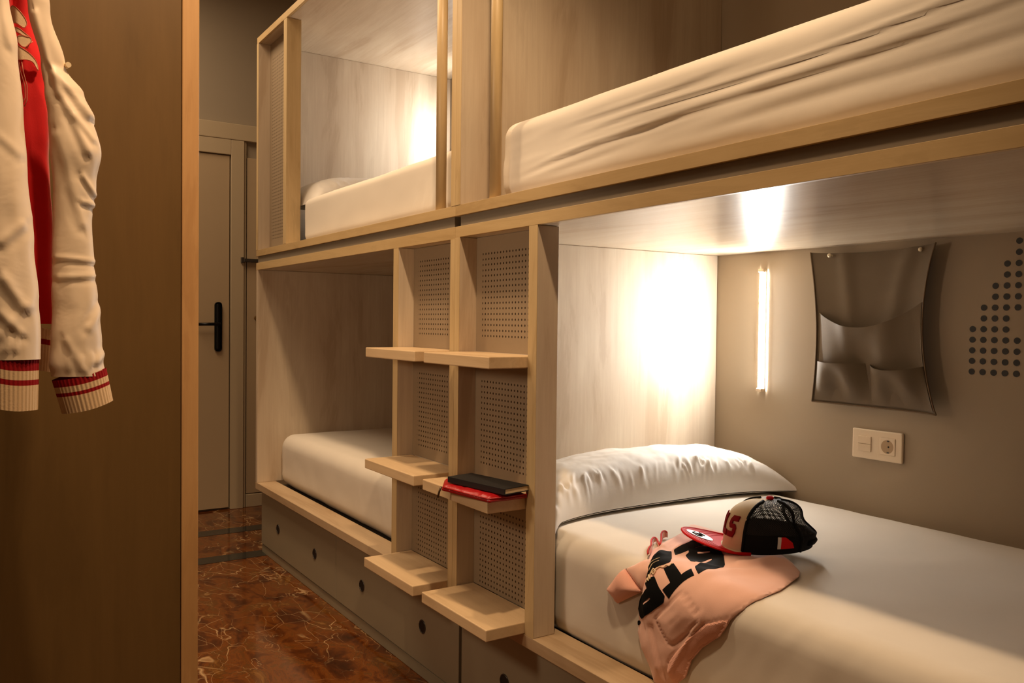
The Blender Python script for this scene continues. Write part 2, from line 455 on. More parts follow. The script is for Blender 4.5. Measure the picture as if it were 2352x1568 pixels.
# ---------------------------------------------------------------- room shell
YD = 5.26
structure('floor', box(-1.9, 1.2, -1.5, 5.4, -0.05, 0, bev=0), MMARB)
structure('trim_1', box(-1.9, XW, 4.66, 4.775, 0.0, 0.0015, bev=0), MBAND)
structure('trim_2', box(-1.9, XW, 4.13, 4.24, 0.0, 0.0015, bev=0), MBAND)
structure('ceiling', box(-1.9, 1.2, -1.5, 5.4, 3.2, 3.25, bev=0), MCEIL)
structure('wall_right', box(XW, 1.2, -1.5, 5.4, 0, 3.2, bev=0), MWALL)
structure('wall_left', box(-1.9, -1.8, -1.5, 5.4, 0, 3.2, bev=0), MWALL3)
structure('wall_near', box(-1.8, XW, -1.5, -1.4, 0, 3.2, bev=0), MWALL2)
bm = box(-1.8, XW, YD+.03, 5.4, 0, 3.2, bev=0)
structure('wall_far', bm, MWALL2)
structure('trim_3', box(-0.95, XW, YD-.015, YD+.03, 2.262, 2.36, bev=0.004), MFRAME)         # lintel band over the doors
# door casing and doors
dx1, dx2, dx3 = 0.147, 0.226, 0.243
fz, lz = 2.262, 2.165
bm = box(dx1, dx2, YD-.012, YD+.03, 0.0, fz-.0005, bev=0.003)
box(-0.85, dx1, YD-.012, YD+.03, lz+.004, fz-.0005, bev=0.003, bm=bm)
box(-0.93, -0.851, YD-.012, YD+.03, 0.0, fz-.0005, bev=0.003, bm=bm)
structure('trim_4', bm, MFRAME)
d1 = structure('door_1', box(-0.845, dx1-.006, YD+.002, YD+.03, 0.012, lz, bev=0.002), MDOOR)
h = obj('handle', box(0.052, 0.094, YD-.010, YD+.002, 0.972, 1.272, bev=0.018, seg=4), MBLK, d1, label='black lever handle on a long rounded plate')
for f in h.data.polygons: f.use_smooth = False
bm = cyl((0.073, YD-.01, 1.139), (0.073, YD-.045, 1.139), 0.010, 16)
merge(bm, cyl((0.073, YD-.042, 1.139), (-0.055, YD-.042, 1.137), 0.0095, 16))
obj('lever', bm, MBLK, h, smooth=True)
# second door beside it, frame edge to the bunk
bm = box(dx2+.001, dx3, YD+.004, YD+.03, 0.0, fz-.0005, bev=0.002)
structure('trim_5', bm, MFRAME)
d2 = structure('door_2', box(dx3+.006, XW-.02, YD+.006, YD+.03, 0.085, lz, bev=0.002), MDOOR)
obj('knob', merge(cyl((0.302, YD+.006, 1.178), (0.302, YD-.02, 1.178), 0.008, 16), cyl((0.302, YD-.02, 1.178), (0.302, YD-.034, 1.178), 0.017, 20, 0.014)), MWARD, d2, smooth=False, label='small round wooden knob')
bm = box(0.205, 0.222, YD-.03, YD-.012, 1.515, 1.55, bev=0.002); box(0.222, 0.31, YD-.028, YD+.006, 1.522, 1.543, bev=0.002, bm=bm)
obj('latch', bm, MSTEEL, d2, label='grey steel sliding latch')
structure('baseboard_far', box(dx3+.003, XW, YD+.0, YD+.03, 0.0, 0.08, bev=0.003), MFRAME)

# ---------------------------------------------------------------- bunk modules
def peg(name, parent, y0, y1, z0, z1, bands, yc0, zc0, ymin, ymax):
    off = rootloc(parent)
    m = peg_mat('perforated_board', (152,134,110), (56,40,26), y0=yc0-off.y, z0=zc0-off.z,
                bands=[(a-off.z, b-off.z) for a, b in bands], ymin=ymin-off.y, ymax=ymax-off.y)
    return obj(name, box(D, D+.01, y0, y1, z0, z1, bev=0), m, parent)

def lower_module(y0, y1, mirror, label, zlb, step_z):
    # mirror=False: ladder at the far end of the module (near bunk); True: ladder at its near end
    r = empty('lower_bunk', (0.5, (y0+y1)/2, 0), label, 'bunk bed', 'lower bunk modules')
    T = 0.027
    # plinth, ledge, base
    part('plinth', r, MDRAW, 0.034, XW-.001, y0+.004, y1-.004, 0.0005, 0.040)
    part('front_ledge', r, MLED_, 0.0, 0.095, y0, y1, zbb, zbt)
    part('bed_base', r, MBASE, 0.096, XW-.001, y0+T+.0005, y1-T-.0005, 0.300, 0.334)
    for a, b in ((y1-T, y1), (y0, y0+T)):
        part('side_panel', r, MW, 0.0005, XW-.001, a, b, zbt+.0003, zlb)
        part('side_panel_base', r, MDRAW, 0.06, XW-.001, a, b, 0.041, zbb-.0005)
    part('top_panel', r, MWy, 0.012, XW-.001, y0, y1, zlb+.0006, zLt-.001)
    part('top_front_edge', r, MEy, 0.0, 0.0115, y0, y1, zlb, zLt, bev=.0005)
    # drawers
    n = 2; L = (y1-y0-.012)/n
    for k in range(n):
        a = y0+.006+k*L+.002; b = a+L-.004
        dr = part('drawer', r, MDRAW, 0.030, 0.05, a, b, 0.046, 0.316, bev=0.001)
        for q in (0.263, 0.76):
            yy = a+(b-a)*q if not mirror else b-(b-a)*q
            hb = cyl((0.0290, yy, 0.172), (0.0315, yy, 0.172), 0.021, 24)
            hh = obj('finger_hole', hb, MGROMMET, dr)
            ring = tube([(0.0295, yy+cos(t)*0.021, 0.172+sin(t)*0.021) for t in [2*pi*i/24 for i in range(24)]], 0.0022, 6, True)
            obj('hole_ring', ring, MSTEEL, dr, smooth=True)
    # ladder of three deep steps in front of a perforated board
    if not mirror: pa, pb, fa, fb = y1-T-.361, y1-T-.0005, y1-T-.4, y1-T-.361
    else: pa, pb, fa, fb = y0+T+.0005, y0+T+.361, y0+T+.361, y0+T+.3995
    pb0, pb1 = min(pa, pb), max(pa, pb)
    ps = part('post', r, MW, 0.0012, D+.01, fa if not mirror else fa+.0005, fb-.0005 if not mirror else fb, zbt+.0003, zlb-.0003)
    part('post_edge', ps, ME, 0.0, 0.0011, fa if not mirror else fa+.0005, fb-.0005 if not mirror else fb, zbt+.0003, zlb-.0003, bev=0)
    # thin edge bands of the side panel at the ladder
    if not mirror: part('panel_edge', r, ME, -0.0008, 0.0004, y1-T, y1, zbt+.0003, zlb-.0003, bev=0)
    else: part('panel_edge', r, ME, -0.0008, 0.0004, y0, y0+T, zbt+.0003, zlb-.0003, bev=0)
    zs = [zlb-.0003]+[z for z in step_z]+[zbt+.0003]
    for i in range(3):
        top_, bot = (zs[i] if i == 0 else step_z[i-1]-.0313), step_z[i]+.0003
        n_ = 15
        c0 = 2.124 if not mirror else 2.256
        first = (1.1285, 0.755, 0.386)[i]
        hi = first+.016*n_+.008
        peg('perforated_board', r, pb0+.0005, pb1-.0005, bot, top_, [(first-.008, hi)], c0, first, pb0+.035, pb1-.035)
    for z in step_z:
        s = rstep(pb0+.001, pb1-.001, z)
        obj('step', s, MSTEP, r)
    return r

def rstep(y0, y1, z, th=0.031, xf=-0.117, cut=0.0):
    return box(xf, D-.0005, y0, y1, z-th, z, bev=0.0025)
MLED_ = MWl
SZ = (1.0815, 0.715, 0.388)
near_low = lower_module(YN, YJ-.0005, False, 'near lower bunk with the lit headboard, white pillow and pink sweatshirt inside', zLb, SZ)
far_low = lower_module(YJ+.0005, YF, True, 'far lower bunk beside the doors, with a bare mattress and no pillow', zLb-.004, SZ)

def upper_module(y0, y1, mirror, label, open_head):
    r = empty('upper_bunk', (0.5, (y0+y1)/2, zLt), label, 'bunk bed', 'upper bunk modules')
    T = 0.027
    # recessed spacer strip between the modules, floor panel, edge
    ya, yb = (y0+.005, y1-.018) if not mirror else (y0+.018, y1-.005)
    part('spacer_strip', r, MTAUPE, 0.008, XW-.001, ya, yb, zLt+.0006, zUb-.0006, bev=0)
    part('floor_panel', r, MWy, 0.012, XW-.001, y0, y1, zUb, zUt-.0005)
    part('front_edge', r, MEy, 0.0, 0.0115, y0, y1, zUb, zUt, bev=.0005)
    for a, b in ((y1-T, y1), (y0, y0+T)):
        part('side_panel', r, MW, 0.0005, XW-.001, a, b, zUt+.0003, zTop)
        part('panel_edge', r, ME, -0.0008, 0.0004, a, b, zUt+.0003, zTop, bev=0)
    if open_head:
        part('top_panel', r, MWy, 0.012, XW-.001, y0, y1, zTop+.0005, zTop+.031)
        part('top_front_edge', r, MEy, 0.0, 0.0115, y0, y1, zTop, zTop+.031)
        part('post', r, ME, 0.0, 0.068, 3.757, 3.800, zUt+.0003, zTop-.0003)
        peg('perforated_board', r, 3.8005, y1-T-.0005, zUt+.0003, zTop-.0003, [(1.56, 2.46)], 3.84, 1.6, 3.83, y1-T-.03)
    # round grab pole beside the joint
    py = 2.325 if mirror else 2.005
    obj('grab_pole', cyl((0.024, py, zUt+.0003), (0.024, py, zTop-.0003), 0.0165, 28), ME, r, smooth=True)
    return r
near_up = upper_module(YN, YJ-.0005, False, 'near upper bunk above the lit bed, holding the mattress with long pulled folds', False)
far_up = upper_module(YJ+.0005, YF, True, 'far upper bunk with lit pale interior and perforated panel', True)

# ---------------------------------------------------------------- mattresses
def matt(name, b, r, label, disp, step=(0.03, 0.02, 0.02)):
    bm = rbox(*b, r, step, disp)
    o = obj(name, bm, MSHEET, None, smooth=True, origin=((b[0]+b[1])/2, (b[2]+b[3])/2, b[4]), label=label)
    o['category'] = 'mattress'; o['group'] = 'mattresses in fitted white sheets'
    return o
def soft(q, n): return 0.003*fbm(q.x*2.5, q.y*2.5, q.z*4)
def d_nl(q, n):
    h = soft(q, n)
    if n.x < -0.5 and n.z > -0.5:
        h += 0.003*fbm(q.y*9+q.z*5, q.z*3, 3.1)
        # sheet tucked back near the pillow corner
        k = 1/(1+exp(-(q.y-1.80)/0.006)); h -= 0.022*k
        h += 0.004*ridge(q.y-1.792, 0.006)
    # piping seam at the edge
    if n.x < 0: h += 0.0012*ridge((n.z-0.72), 0.05)
    if n.z > .9: h += 0.0015*ridge(q.x-0.45-0.12*(q.y-1), 0.006)*max(0, fbm(q.y*3, 2.2)) + 0.002*fbm(q.x*3+q.y*5, q.y*1.5)
    return h
matt('mattress', (0.09, 1.07, 0.20, 2.150, 0.3345, 0.61), 0.06, 'white sheeted mattress of the near lower bunk, under the sweatshirt and cap', d_nl, (0.03, 0.008, 0.02))
def d_fl(q, n):
    h = soft(q, n)
    if n.x < -0.3:
        for y_, s_, a_ in ((2.95, .5, .006), (2.90, .62, .005), (2.84, .45, .005), (3.15, .2, .002)):
            h += a_*ridge((q.y-y_)-(q.z-.55)*s_*.55, 0.012)*exp(-((q.z-.47)/.06)**2)
        h += 0.002*fbm(q.y*6, q.z*5, 1.7)
    return h
matt('mattress', (0.105, 1.07, 2.235, 4.178, 0.3345, 0.597), 0.065, 'bare white sheeted mattress of the far lower bunk, behind the steps', d_fl, (0.04, 0.015, 0.02))
def d_nu(q, n):
    h = soft(q, n)
    if n.x < 0.2:
        # long pulled folds running down towards the corner near the pole
        for (y0_, z0_, k_, w_, a_, c_, L_) in ((1.25, 1.655, -0.045, .0045, .0075, 1.05, .55), (1.10, 1.630, -0.055, .007, .006, 1.05, .5), (1.55, 1.675, -0.05, .005, .005, 1.45, .25),
                                               (1.45, 1.615, -0.07, .005, .005, 1.6, .22), (1.7, 1.60, -0.12, .006, .003, 1.75, .16), (0.9, 1.60, -0.06, .010, .004, .85, .4), (1.75, 1.57, -0.10, .006, .003, 1.72, .2)):
            dz = q.z-(z0_+k_*(q.y-y0_)+.006*sin((q.y-y0_)*6))
            env = exp(-((q.y-c_)/L_)**4)
            h += .38*a_*env*(ridge(dz, w_)-1.1*ridge(dz+w_*1.9, w_*.9))
        h += 0.0022*fbm(q.y*2.2, q.z*16+q.y*1.2, 2.0)
        h += 0.004*ridge((q.y-2.01)-(q.z-1.55)*.08, 0.008)*(1 if q.z < 1.60 else exp(-((q.z-1.60)/.03)**2))
    return h
matt('mattress', (0.060, 1.07, 0.20, 2.045, zUt+.001, 1.735), 0.045, 'white sheeted mattress of the near upper bunk, with long pulled folds', d_nu, (0.04, 0.010, 0.006))
def d_fu(q, n):
    h = soft(q, n)
    if n.x < 0.2:
        for y_, a_ in ((2.50, .006), (2.44, .006), (2.40, .005), (2.57, .004)):
            h += a_*ridge((q.y-y_)+(q.z-1.56)*.25, 0.010)*exp(-((q.z-1.55)/.05)**2)
    return h
matt('mattress', (0.060, 1.07, 2.26, 3.70, zUt+.001, 1.715), 0.035, 'white sheeted mattress of the far upper bunk, above the bare lower bed', d_fu, (0.04, 0.014, 0.012))

# ---------------------------------------------------------------- pillows
def pillow(name, fn_corner, T, label, seed, nu=220, nv=90, wr=0.009, group='pillows'):
    rnd = random.Random(seed)
    cre = [(rnd.uniform(-.92, .92), rnd.uniform(-1.2, 1.2), rnd.uniform(.008, .018), rnd.uniform(.3, 1.0)**1.5, rnd.uniform(-.93, -.76), rnd.uniform(.05, .11)) for _ in range(64)]
    def th(u, v):
        return max(0.0, (1-abs(u)**3.6))**.55*max(0.0, (1-abs(v)**(3.4 if v < 0 else 2.4)))**.55
    def P(u, v, side):
        base, upv = fn_corner(u, v)
        t = th(u, v)
        h = 0.0
        if side > 0:
            for cu, sl, wd, am, cv, lv in cre:
                if abs(v-cv) < .6:
                    h += am*wr*(ridge(u-cu-sl*.22*(v-cv), wd)-.55*ridge(u-cu-sl*.22*(v-cv)-wd*1.5, wd))*exp(-((v-cv)/lv)**2)
            h += .006*fbm(u*3.0+seed, v*2.0, 0)+.003*fbm(u*8, v*3, seed)
            z = T*t
            return base+upv*(z+(h)*min(1, t*2.2)+.002)
        z = .012*t
        return base-upv*z
    def vm(b):
        w_ = b*2-1; return math.copysign(1-(1-abs(w_))**1.9, w_)
    bm = bmesh.new()
    A, _ = grid(nu, nv, lambda a, b: P(a*2-1, vm(b), 1)); B, _ = grid(nu, nv, lambda a, b: P(a*2-1, vm(b), -1))
    merge(bm, A); merge(bm, B)
    bmesh.ops.remove_doubles(bm, verts=bm.verts[:], dist=0.0012)
    o = obj(name, bm, MPILL, None, smooth=True, origin=(0.55, 2.0, 0.61) if 'near' in label else (0.5, 3.9, 1.715), label=label)
    o['category'] = 'pillow'; o['group'] = group
    return o
def near_pillow(u, v):
    # u along the headboard (X), v away from the camera (Y)
    x = 0.575+0.515*u*(1-.03*(1-v*v))
    fr = 1.895-.105*abs(u)**3.5; bk = 2.148
    y = fr+(bk-fr)*(v+1)/2
    z = 0.622
    if x < 0.16:  # corner droops over the mattress edge
        k = max(0, min(1, (0.15-x)/0.085)); z -= .125*k*k*(1 if v < 0 else .4)*min(1, (1-v)*.9)
    lift = .0
    return Vector((x, y, z)), Vector((0, -.05*(1-v), 1)).normalized()
pillow('pillow', near_pillow, 0.150, 'plump white pillow of the near lower bunk against the lit headboard', 3)
def far_pillow(u, v):
    x = 0.565+0.485*u
    fr = 3.66-.05*abs(u)**3; bk = 4.12
    y = fr+(bk-fr)*(v+1)/2
    z = 1.722
    if x < 0.13: z -= .6*(0.13-x)
    return Vector((x, y, z)), Vector((0, 0, 1))
pillow('pillow', far_pillow, 0.135, 'white pillow in the far upper bunk, seen past the wooden post', 9, 90, 40)

# ---------------------------------------------------------------- reading lamps
def lamp(y, z0, z1, label, m):
    r = empty('led_wall_lamp', (XW, y, (z0+z1)/2), label, 'lamp', 'reading lamps')
    b = box(XW-.005, XW-.0003, y-.0105, y+.0105, z0+.001, z1-.001, bev=0.001)
    obj('mounting_bar', b, MPLAST, r)
    arc_ = [(XW-.0055-.012*cos(t), y+.012*sin(t)) for t in [math.radians(-88+176*i/16) for i in range(17)]]
    bm = bmesh.new(); lo = [bm.verts.new((a_, b_, z0+.012)) for a_, b_ in arc_]; hi = [bm.verts.new((a_, b_, z1-.012)) for a_, b_ in arc_]
    for i in range(16): bm.faces.new((lo[i], hi[i], hi[i+1], lo[i+1]))
    for f in bm.faces:
        c = f.calc_center_median(); f.material_index = 0 if abs(c.y-y) < .0070 else 1
    obj('light_tube', bm, [m, MLEDS], r, smooth=True, label='glowing white light tube')
    for a, b_ in ((z0, z0+.012), (z1-.012, z1)):
        obj('end_cap', box(XW-.020, XW-.0053, y-.0125, y+.0125, a, b_, bev=0.003), MPLAST, r)
lamp(1.947, 0.941, 1.361, 'glowing vertical strip lamp on the taupe wall above the near lower pillow', MLED)
lamp(3.96, 1.98, 2.40, 'upper strip lamp lighting the far upper bunk from behind the joint post', MLED2)

# ---------------------------------------------------------------- fabric organiser on the wall
def organiser():
    r = empty('wall_organizer', (XW, 1.52, .93), 'brown fabric wall organizer with three pockets hung on two studs', 'organizer')
    zt, zb = 1.403, 0.927
    def outline(s, t):   # s 0..1 far to near, t 0 bottom..1 top
        yl = 1.741-.020*sin(pi*t)**1.0*1.0-.016*(1-t)
        yr = 1.312+.040*sin(pi*t)**.8-.016*(1-t)
        return yl+(yr-yl)*s, zb+(zt-zb)*t
    def base(s, t):
        y, z = outline(s, t)
        z -= .010*(1-(2*s-1)**2)*(t**6)
        x = XW-.012-.010*sin(pi*s)*(1-t)-.045*(s**6)*(0.35+.65*(1-t))-.020*(s**8)*t-.012*((1-s)**8)
        x -= .010*ridge(s-.27-.1*(1-t), .07)*t+.012*ridge(s-.80+.22*(1-t), .08)*t
        return Vector((x, y, z))
    def slab(fn, nu, nv, th=0.003):
        A, _ = grid(nu, nv, fn); B, _ = grid(nu, nv, lambda a, b: fn(a, b)+Vector((th, 0, 0)))
        bm = bmesh.new(); merge(bm, A); merge(bm, B); return bm
    obj('back_panel', slab(base, 60, 60), MORG, r, smooth=True)
    def pocket(s0, s1, t0, t1, bulge, sag, sk=0.0, label='pocket'):
        def fn(a, b):
            s = s0+(s1-s0)*a
            tt = t1-sag*(1-((2*a-1+sk)/(1+abs(sk)))**2) if True else t1
            t = t0+(tt-t0)*b
            p = base(s, t)
            k = sin(pi*min(1, max(0, a)))**.8
            bb = bulge*k*(b**1.3)
            p.x -= .0035+bb+.010*bulge/.05*sin(pi*b)*k*sin(3*pi*a+.8)
            return p
        return slab(fn, 50, 30)
    obj('large_pocket', pocket(.03, .985, .02, .655, .045, .155, .12), MORG, r, smooth=True, label='wide sagging upper pocket')
    obj('small_pocket', pocket(.02, .50, .015, .275, .012+.05, .006), MORG, r, smooth=True)
    obj('small_pocket', pocket(.50, .985, .015, .275, .02+.05, .03), MORG, r, smooth=True)
    # bound edges
    for fn in ((lambda t: base(0.0, t)), (lambda t: base(1.0, t)), (lambda t: base(t, 0.0))):
        obj('binding', tube([fn(i/30)-Vector((.002, 0, 0)) for i in range(31)], .0024, 6), MORGE, r, smooth=True)
    for y, z in ((1.665, 1.389), (1.366, 1.388)):
        bm = bmesh.new(); bmesh.ops.create_uvsphere(bm, u_segments=16, v_segments=10, radius=.0065)
        bmesh.ops.translate(bm, vec=(XW-.034, y, z), verts=bm.verts[:])
        merge(bm, cyl((XW-.034, y, z), (XW-.0005, y, z), .0025, 10))
        obj('stud', bm, MSTUD, r, smooth=True)
organiser()

# ---------------------------------------------------------------- switch and socket plate
def plate():
    r = empty('socket_plate', (XW, 1.504, .81), 'ivory double wall plate with two rocker switches and a round socket', 'socket')
    y0, y1, z0, z1 = 1.423, 1.587, 0.768, 0.857
    obj('frame', box(XW-.011, XW-.0003, y0, y1, z0, z1, bev=0.003), MPLAST, r)
    for a, b in ((.8135, .836), (.7905, .8125)):
        obj('rocker_switch', box(XW-.0145, XW-.0105, 1.522, 1.566, a, b, bev=0.001), MPLAST2, r)
    s = obj('socket_insert', box(XW-.0135, XW-.0105, 1.4435, 1.4935, .787, .8385, bev=0.002), MPLAST, r)
    cy_, cz_ = 1.4685, .8128
    bm = bmesh.new()   # flat disc, shade of the round well put into its darker colour
    A, _ = grid(32, 4, lambda a, b: Vector((XW-.0137-.0012*(1-b)**2*0+[.0, .0004, .0009, .0009, .0009][int(round(b*4))]*.0, cy_+cos(2*pi*a)*.020*(1-b*.98), cz_+sin(2*pi*a)*.020*(1-b*.98))), closeu=True)
    obj('socket_well', A, plain('socket_well', (172,144,110), .5, noise_amt=.01), s)
    for a, b in ((0, 0),):
        obj('pin_hole', cyl((XW-.0142, cy_-.004, cz_), (XW-.0136, cy_-.004, cz_), .0026, 12), MDARK, s)
    for dz in (.017, -.017):
        obj('earth_clip', box(XW-.0150, XW-.0136, cy_-.006, cy_+.001, cz_+dz-.0018, cz_+dz+.0018, bev=.0005), MSTEEL, s)
plate()

# ---------------------------------------------------------------- dotted bed number painted on the wall
def dots():
    bm = bmesh.new()
    cols = [(0, list(range(0, 5))), (1, list(range(0, 7))), (2, list(range(0, 9))), (3, list(range(0, 11))), (4, [0, 1, 2, 3]+list(range(6, 13)))]
    cols += [(5, [0, 1, 2, 3]+list(range(8, 15))), (6, list(range(0, 17))), (7, list(range(0, 17)))]
    for c, rows in cols:
        for k in rows:
            merge(bm, cyl((XW-.0003, 1.232-.029*c, 1.049+.0289*k), (XW-.0012, 1.232-.029*c, 1.049+.0289*k), .0083, 20))
    for f in list(bm.faces): pass
    o = obj('dot_pattern', bm, MDOT, None, origin=(XW, 1.12, 1.05), label='black dot pattern painted on the taupe wall right of the organizer')
    o['category'] = 'wall decoration'
dots()

# ---------------------------------------------------------------- wardrobe end panel
def wardrobe():
    r = empty('wardrobe', (-1.3, 1.82, 0), 'tall oak wardrobe side standing behind the hanging jacket', 'wardrobe')
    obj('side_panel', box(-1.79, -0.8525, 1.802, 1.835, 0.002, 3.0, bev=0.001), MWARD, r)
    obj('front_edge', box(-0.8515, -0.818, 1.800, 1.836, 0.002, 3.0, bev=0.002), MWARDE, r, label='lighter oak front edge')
wardrobe()

# ---------------------------------------------------------------- hanging jacket
def jacket():
    YJK = 1.50
    r = empty('varsity_jacket', (-1.12, YJK, 1.02), 'cream and red varsity jacket hanging in front of the oak wardrobe', 'jacket')
    def px(u, v, y=YJK):   # jacket pattern units to metres
        return (-1.1765+u*0.000585+ (0.0)*v, 1.648-(v)*0.00066)
    def loft(rows, yc, dfac, nseg, name, mats, matfn=None, wrf=None, dense=90, parent=r, capb=False):
        # rows: (v, u_left, u_right); elliptical, flattened tube
        vs = [q[0] for q in rows]
        def at(v):
            for i in range(len(rows)-1):
                if v <= rows[i+1][0]:
                    a, b = rows[i], rows[i+1]; t = (v-a[0])/(b[0]-a[0]); t = t*t*(3-2*t)
                    return a[1]+(b[1]-a[1])*t, a[2]+(b[2]-a[2])*t
            return rows[-1][1:]
        def fn(a, b):
            v = vs[0]+(vs[-1]-vs[0])*b
            l, q = at(v); cx_ = (l+q)/2; w_ = (q-l)/2
            th_ = 2*pi*a
            c, s = cos(th_), sin(th_)
            x, z = px(cx_+w_*c, v)
            rad = w_*0.000585
            y = yc+rad*dfac*s
            p = Vector((x, y, z)); n = Vector((c*dfac, s, 0)).normalized()
            if wrf: p += n*wrf(cx_+w_*c, v, c, s)
            return p
        bm, V = grid(nseg, dense, fn, closeu=True, mat=matfn)
        if capb: bm.faces.new(V[-1])
        return obj(name, bm, mats, parent, smooth=True)
    def folds(lst, amp, nz):
        def f(u, v, c, s):
            h = 0
            if s < .2:
                for (u0, v0, u1, v1, w_, a_) in lst:
                    d = segdist(u, v, (u0, v0), (u1, v1))
                    # signed side gives one lit and one shaded flank
                    cr = (u1-u0)*(v-v0)-(v1-v0)*(u-u0)
                    h += a_*(ridge(d, w_*1.25)-(.6*ridge(d-w_*2, w_*1.3) if cr > 0 else 0))
            return h*.42+nz*.8*fbm(u*.016, v*.006, 1.3, 2)
        return f
    # right sleeve
    rows = [(-260, 20, 60), (-120, 30, 100), (0, 66, 118), (130, 92, 152), (190, 100, 193), (250, 108, 219), (330, 113, 238), (400, 116, 226), (500, 120, 216), (600, 121, 220), (700, 119, 231), (790, 116, 241), (838, 112, 247), (866, 117, 249)]
    fl = [(80, 20, 130, 200, 7, .006), (125, 150, 205, 240, 9, .008), (122, 160, 200, 330, 8, .007), (190, 390, 222, 430, 5, .006), (190, 450, 222, 455, 5, .006),
          (130, 585, 218, 590, 5, .005), (135, 632, 215, 625, 6, .005), (236, 700, 205, 750, 8, .006), (150, 780, 190, 850, 7, .004), (226, 830, 245, 812, 8, .006), (130, 300, 190, 500, 10, .005),
          (170, 250, 215, 300, 6, .005), (150, 850, 160, 820, 4, .003), (180, 850, 186, 820, 4, .003), (210, 845, 212, 815, 4, .003)]
    s1 = loft(rows, YJK, .75, 72, 'sleeve', [MSAT], wrf=folds(fl, 1, .004), dense=190)
    def striped(b, tilt): return 0
    # tilted cuffs: built straight, then sheared so that the outer side hangs lower
    def cuff(rows, yc, tilt, bow, dfac=.7):
        v0, v1 = rows[0][0], rows[-1][0]
        def fn(a, b):
            v = v0+(v1-v0)*b
            t = b; l = rows[0][1]+(rows[-1][1]-rows[0][1])*t; q = rows[0][2]+(rows[-1][2]-rows[0][2])*t
            c, s = cos(2*pi*a), sin(2*pi*a); cx_ = (l+q)/2; w_ = (q-l)/2
            x, z = px(cx_+w_*c, v+tilt*c+bow*(1-c*c)*(-s))
            y = yc+w_*.000585*dfac*s+.0006*sin(40*2*pi*a)
            return Vector((x, y, z))
        def mt(a, b): return 1 if (b < .20 or .36 < b < .50) else 0
        bm, V = grid(160, 28, fn, closeu=True, mat=mt)
        bm2, _ = grid(80, 28, lambda a, b: fn(a, b)+Vector((0, 0, 0))+(Vector((px((rows[0][1]+rows[0][2])/2, 0)[0], yc, 0))-Vector((fn(a, b).x, fn(a, b).y, 0)))*.06, closeu=True, mat=mt)
        merge(bm, bm2)
        return obj('cuff', bm, [MRIBC, MRIBR], s1 if yc == YJK else s2, smooth=True, label='cream ribbed cuff with two red stripes')
    cuff([(862, 118, 251), (942, 142, 268)], YJK, -14, 4)
    # left sleeve, half outside the picture
    rowsl = [(-260, -60, 0), (-120, -60, 10), (0, -56, 19), (120, -58, 40), (260, -60, 49), (400, -62, 61), (560, -60, 75), (700, -58, 83), (790, -52, 86), (822, -46, 86)]
    fll = [(0, 560, 45, 520, 9, .006), (5, 640, 45, 700, 10, .008), (0, 720, 40, 760, 8, .006), (10, 800, 18, 770, 5, .004), (30, 800, 34, 775, 5, .004), (0, 10, 20, 120, 7, .004), (0, 330, 40, 360, 8, .003), (-10, 770, 60, 700, 9, .004)]
    s2 = loft(rowsl, YJK-.035, .75, 72, 'sleeve', [MSAT], wrf=folds(fll, 1, .004), dense=150)
    cuff([(815, -44, 85), (930, -42, 82)], YJK-.035, 8, 6)
    # red body hanging behind the sleeves
    rowsb = [(-300, -20, 60), (-150, -90, 110), (0, -110, 78), (130, -110, 104), (300, -110, 118), (470, -110, 124), (600, -110, 126), (700, -110, 130), (742, -110, 132)]
    def bodyw(u, v, c, s):
        return .010*ridge(u-40-.04*v, 9)*-1+.008*ridge(u-95-.03*v, 14)+.003*fbm(u*.02, v*.006, 4)
    loft(rowsb, YJK+.075, .42, 80, 'body', [MRED], wrf=bodyw, dense=120)
    def wb(a, b):
        c, s = cos(2*pi*a), sin(2*pi*a)
        cx_, w_ = 11, 121-8*b
        x, z = px(cx_+w_*c, 735+105*b+22*c)
        return Vector((x, YJK+.075+w_*.000585*.42*s+.0006*sin(2*pi*a*50), z))
    bm, V = grid(200, 24, wb, closeu=True, mat=lambda a, b: 0 if b < .22 else (1 if b < .36 else 0))
    obj('waistband', bm, [MRIBC, MRIBR], r, smooth=True, label='cream ribbed waistband with a red stripe')
    # applique lettering on the red chest
    def surf(u, v):
        w_ = 100; cx_ = -5+ v*.03; c = max(-.98, min(.98, (u-cx_)/w_)); s = -sqrt(1-c*c)
        x, z = px(u, v)
        return Vector((x, YJK+.075+.060*.42*s*1.02-.012, z))
    shapes = [[(26, -10), (42, -8), (62, 12), (67, 25), (60, 37), (50, 33), (40, 28), (29, 33)],
              [(30, 42), (44, 38), (58, 46), (75, 55), (60, 56), (46, 50), (30, 48)],
              [(45, 56), (74, 53), (78, 62), (70, 72), (62, 82), (50, 80), (42, 68)],
              [(34, 66), (44, 82), (62, 88), (78, 97), (90, 108), (95, 130), (88, 122), (80, 110), (62, 110), (50, 114), (40, 116)]]
    for sh in shapes:
        P = smoothpoly(sh, 2)
        le = obj('applique_letter', sheet(P, 4, lambda a, b: surf(a, b)-Vector((0, .002, 0)), lambda a, b: surf(a, b)+Vector((0, .001, 0))), MLET, r, smooth=False)
        obj('stitched_edge', tube([surf(a, b)-Vector((0, .0022, 0)) for a, b in P], .0007, 5, True), MLETE, le, smooth=True)
    for pl in ([(47, 116), (50, 140), (60, 170), (62, 200), (55, 215)], [(53, 114), (57, 140), (66, 172), (66, 205), (60, 222)], [(30, 58), (40, 76), (48, 84)], [(66, 84), (72, 70), (80, 62)], [(62, 86), (66, 78)]):
        obj('stitched_outline', tube([surf(a, b)-Vector((0, .0005, 0)) for a, b in pl], .0007, 5), MLETE, r, smooth=True)
    # snap button at the collar edge
    x, z = px(152, 128)
    obj('snap_button', cyl((x, YJK+.0, z), (x+.003, YJK-.012, z), .0042, 16), MLET, r)
    # hanger above
    xh = -1.142
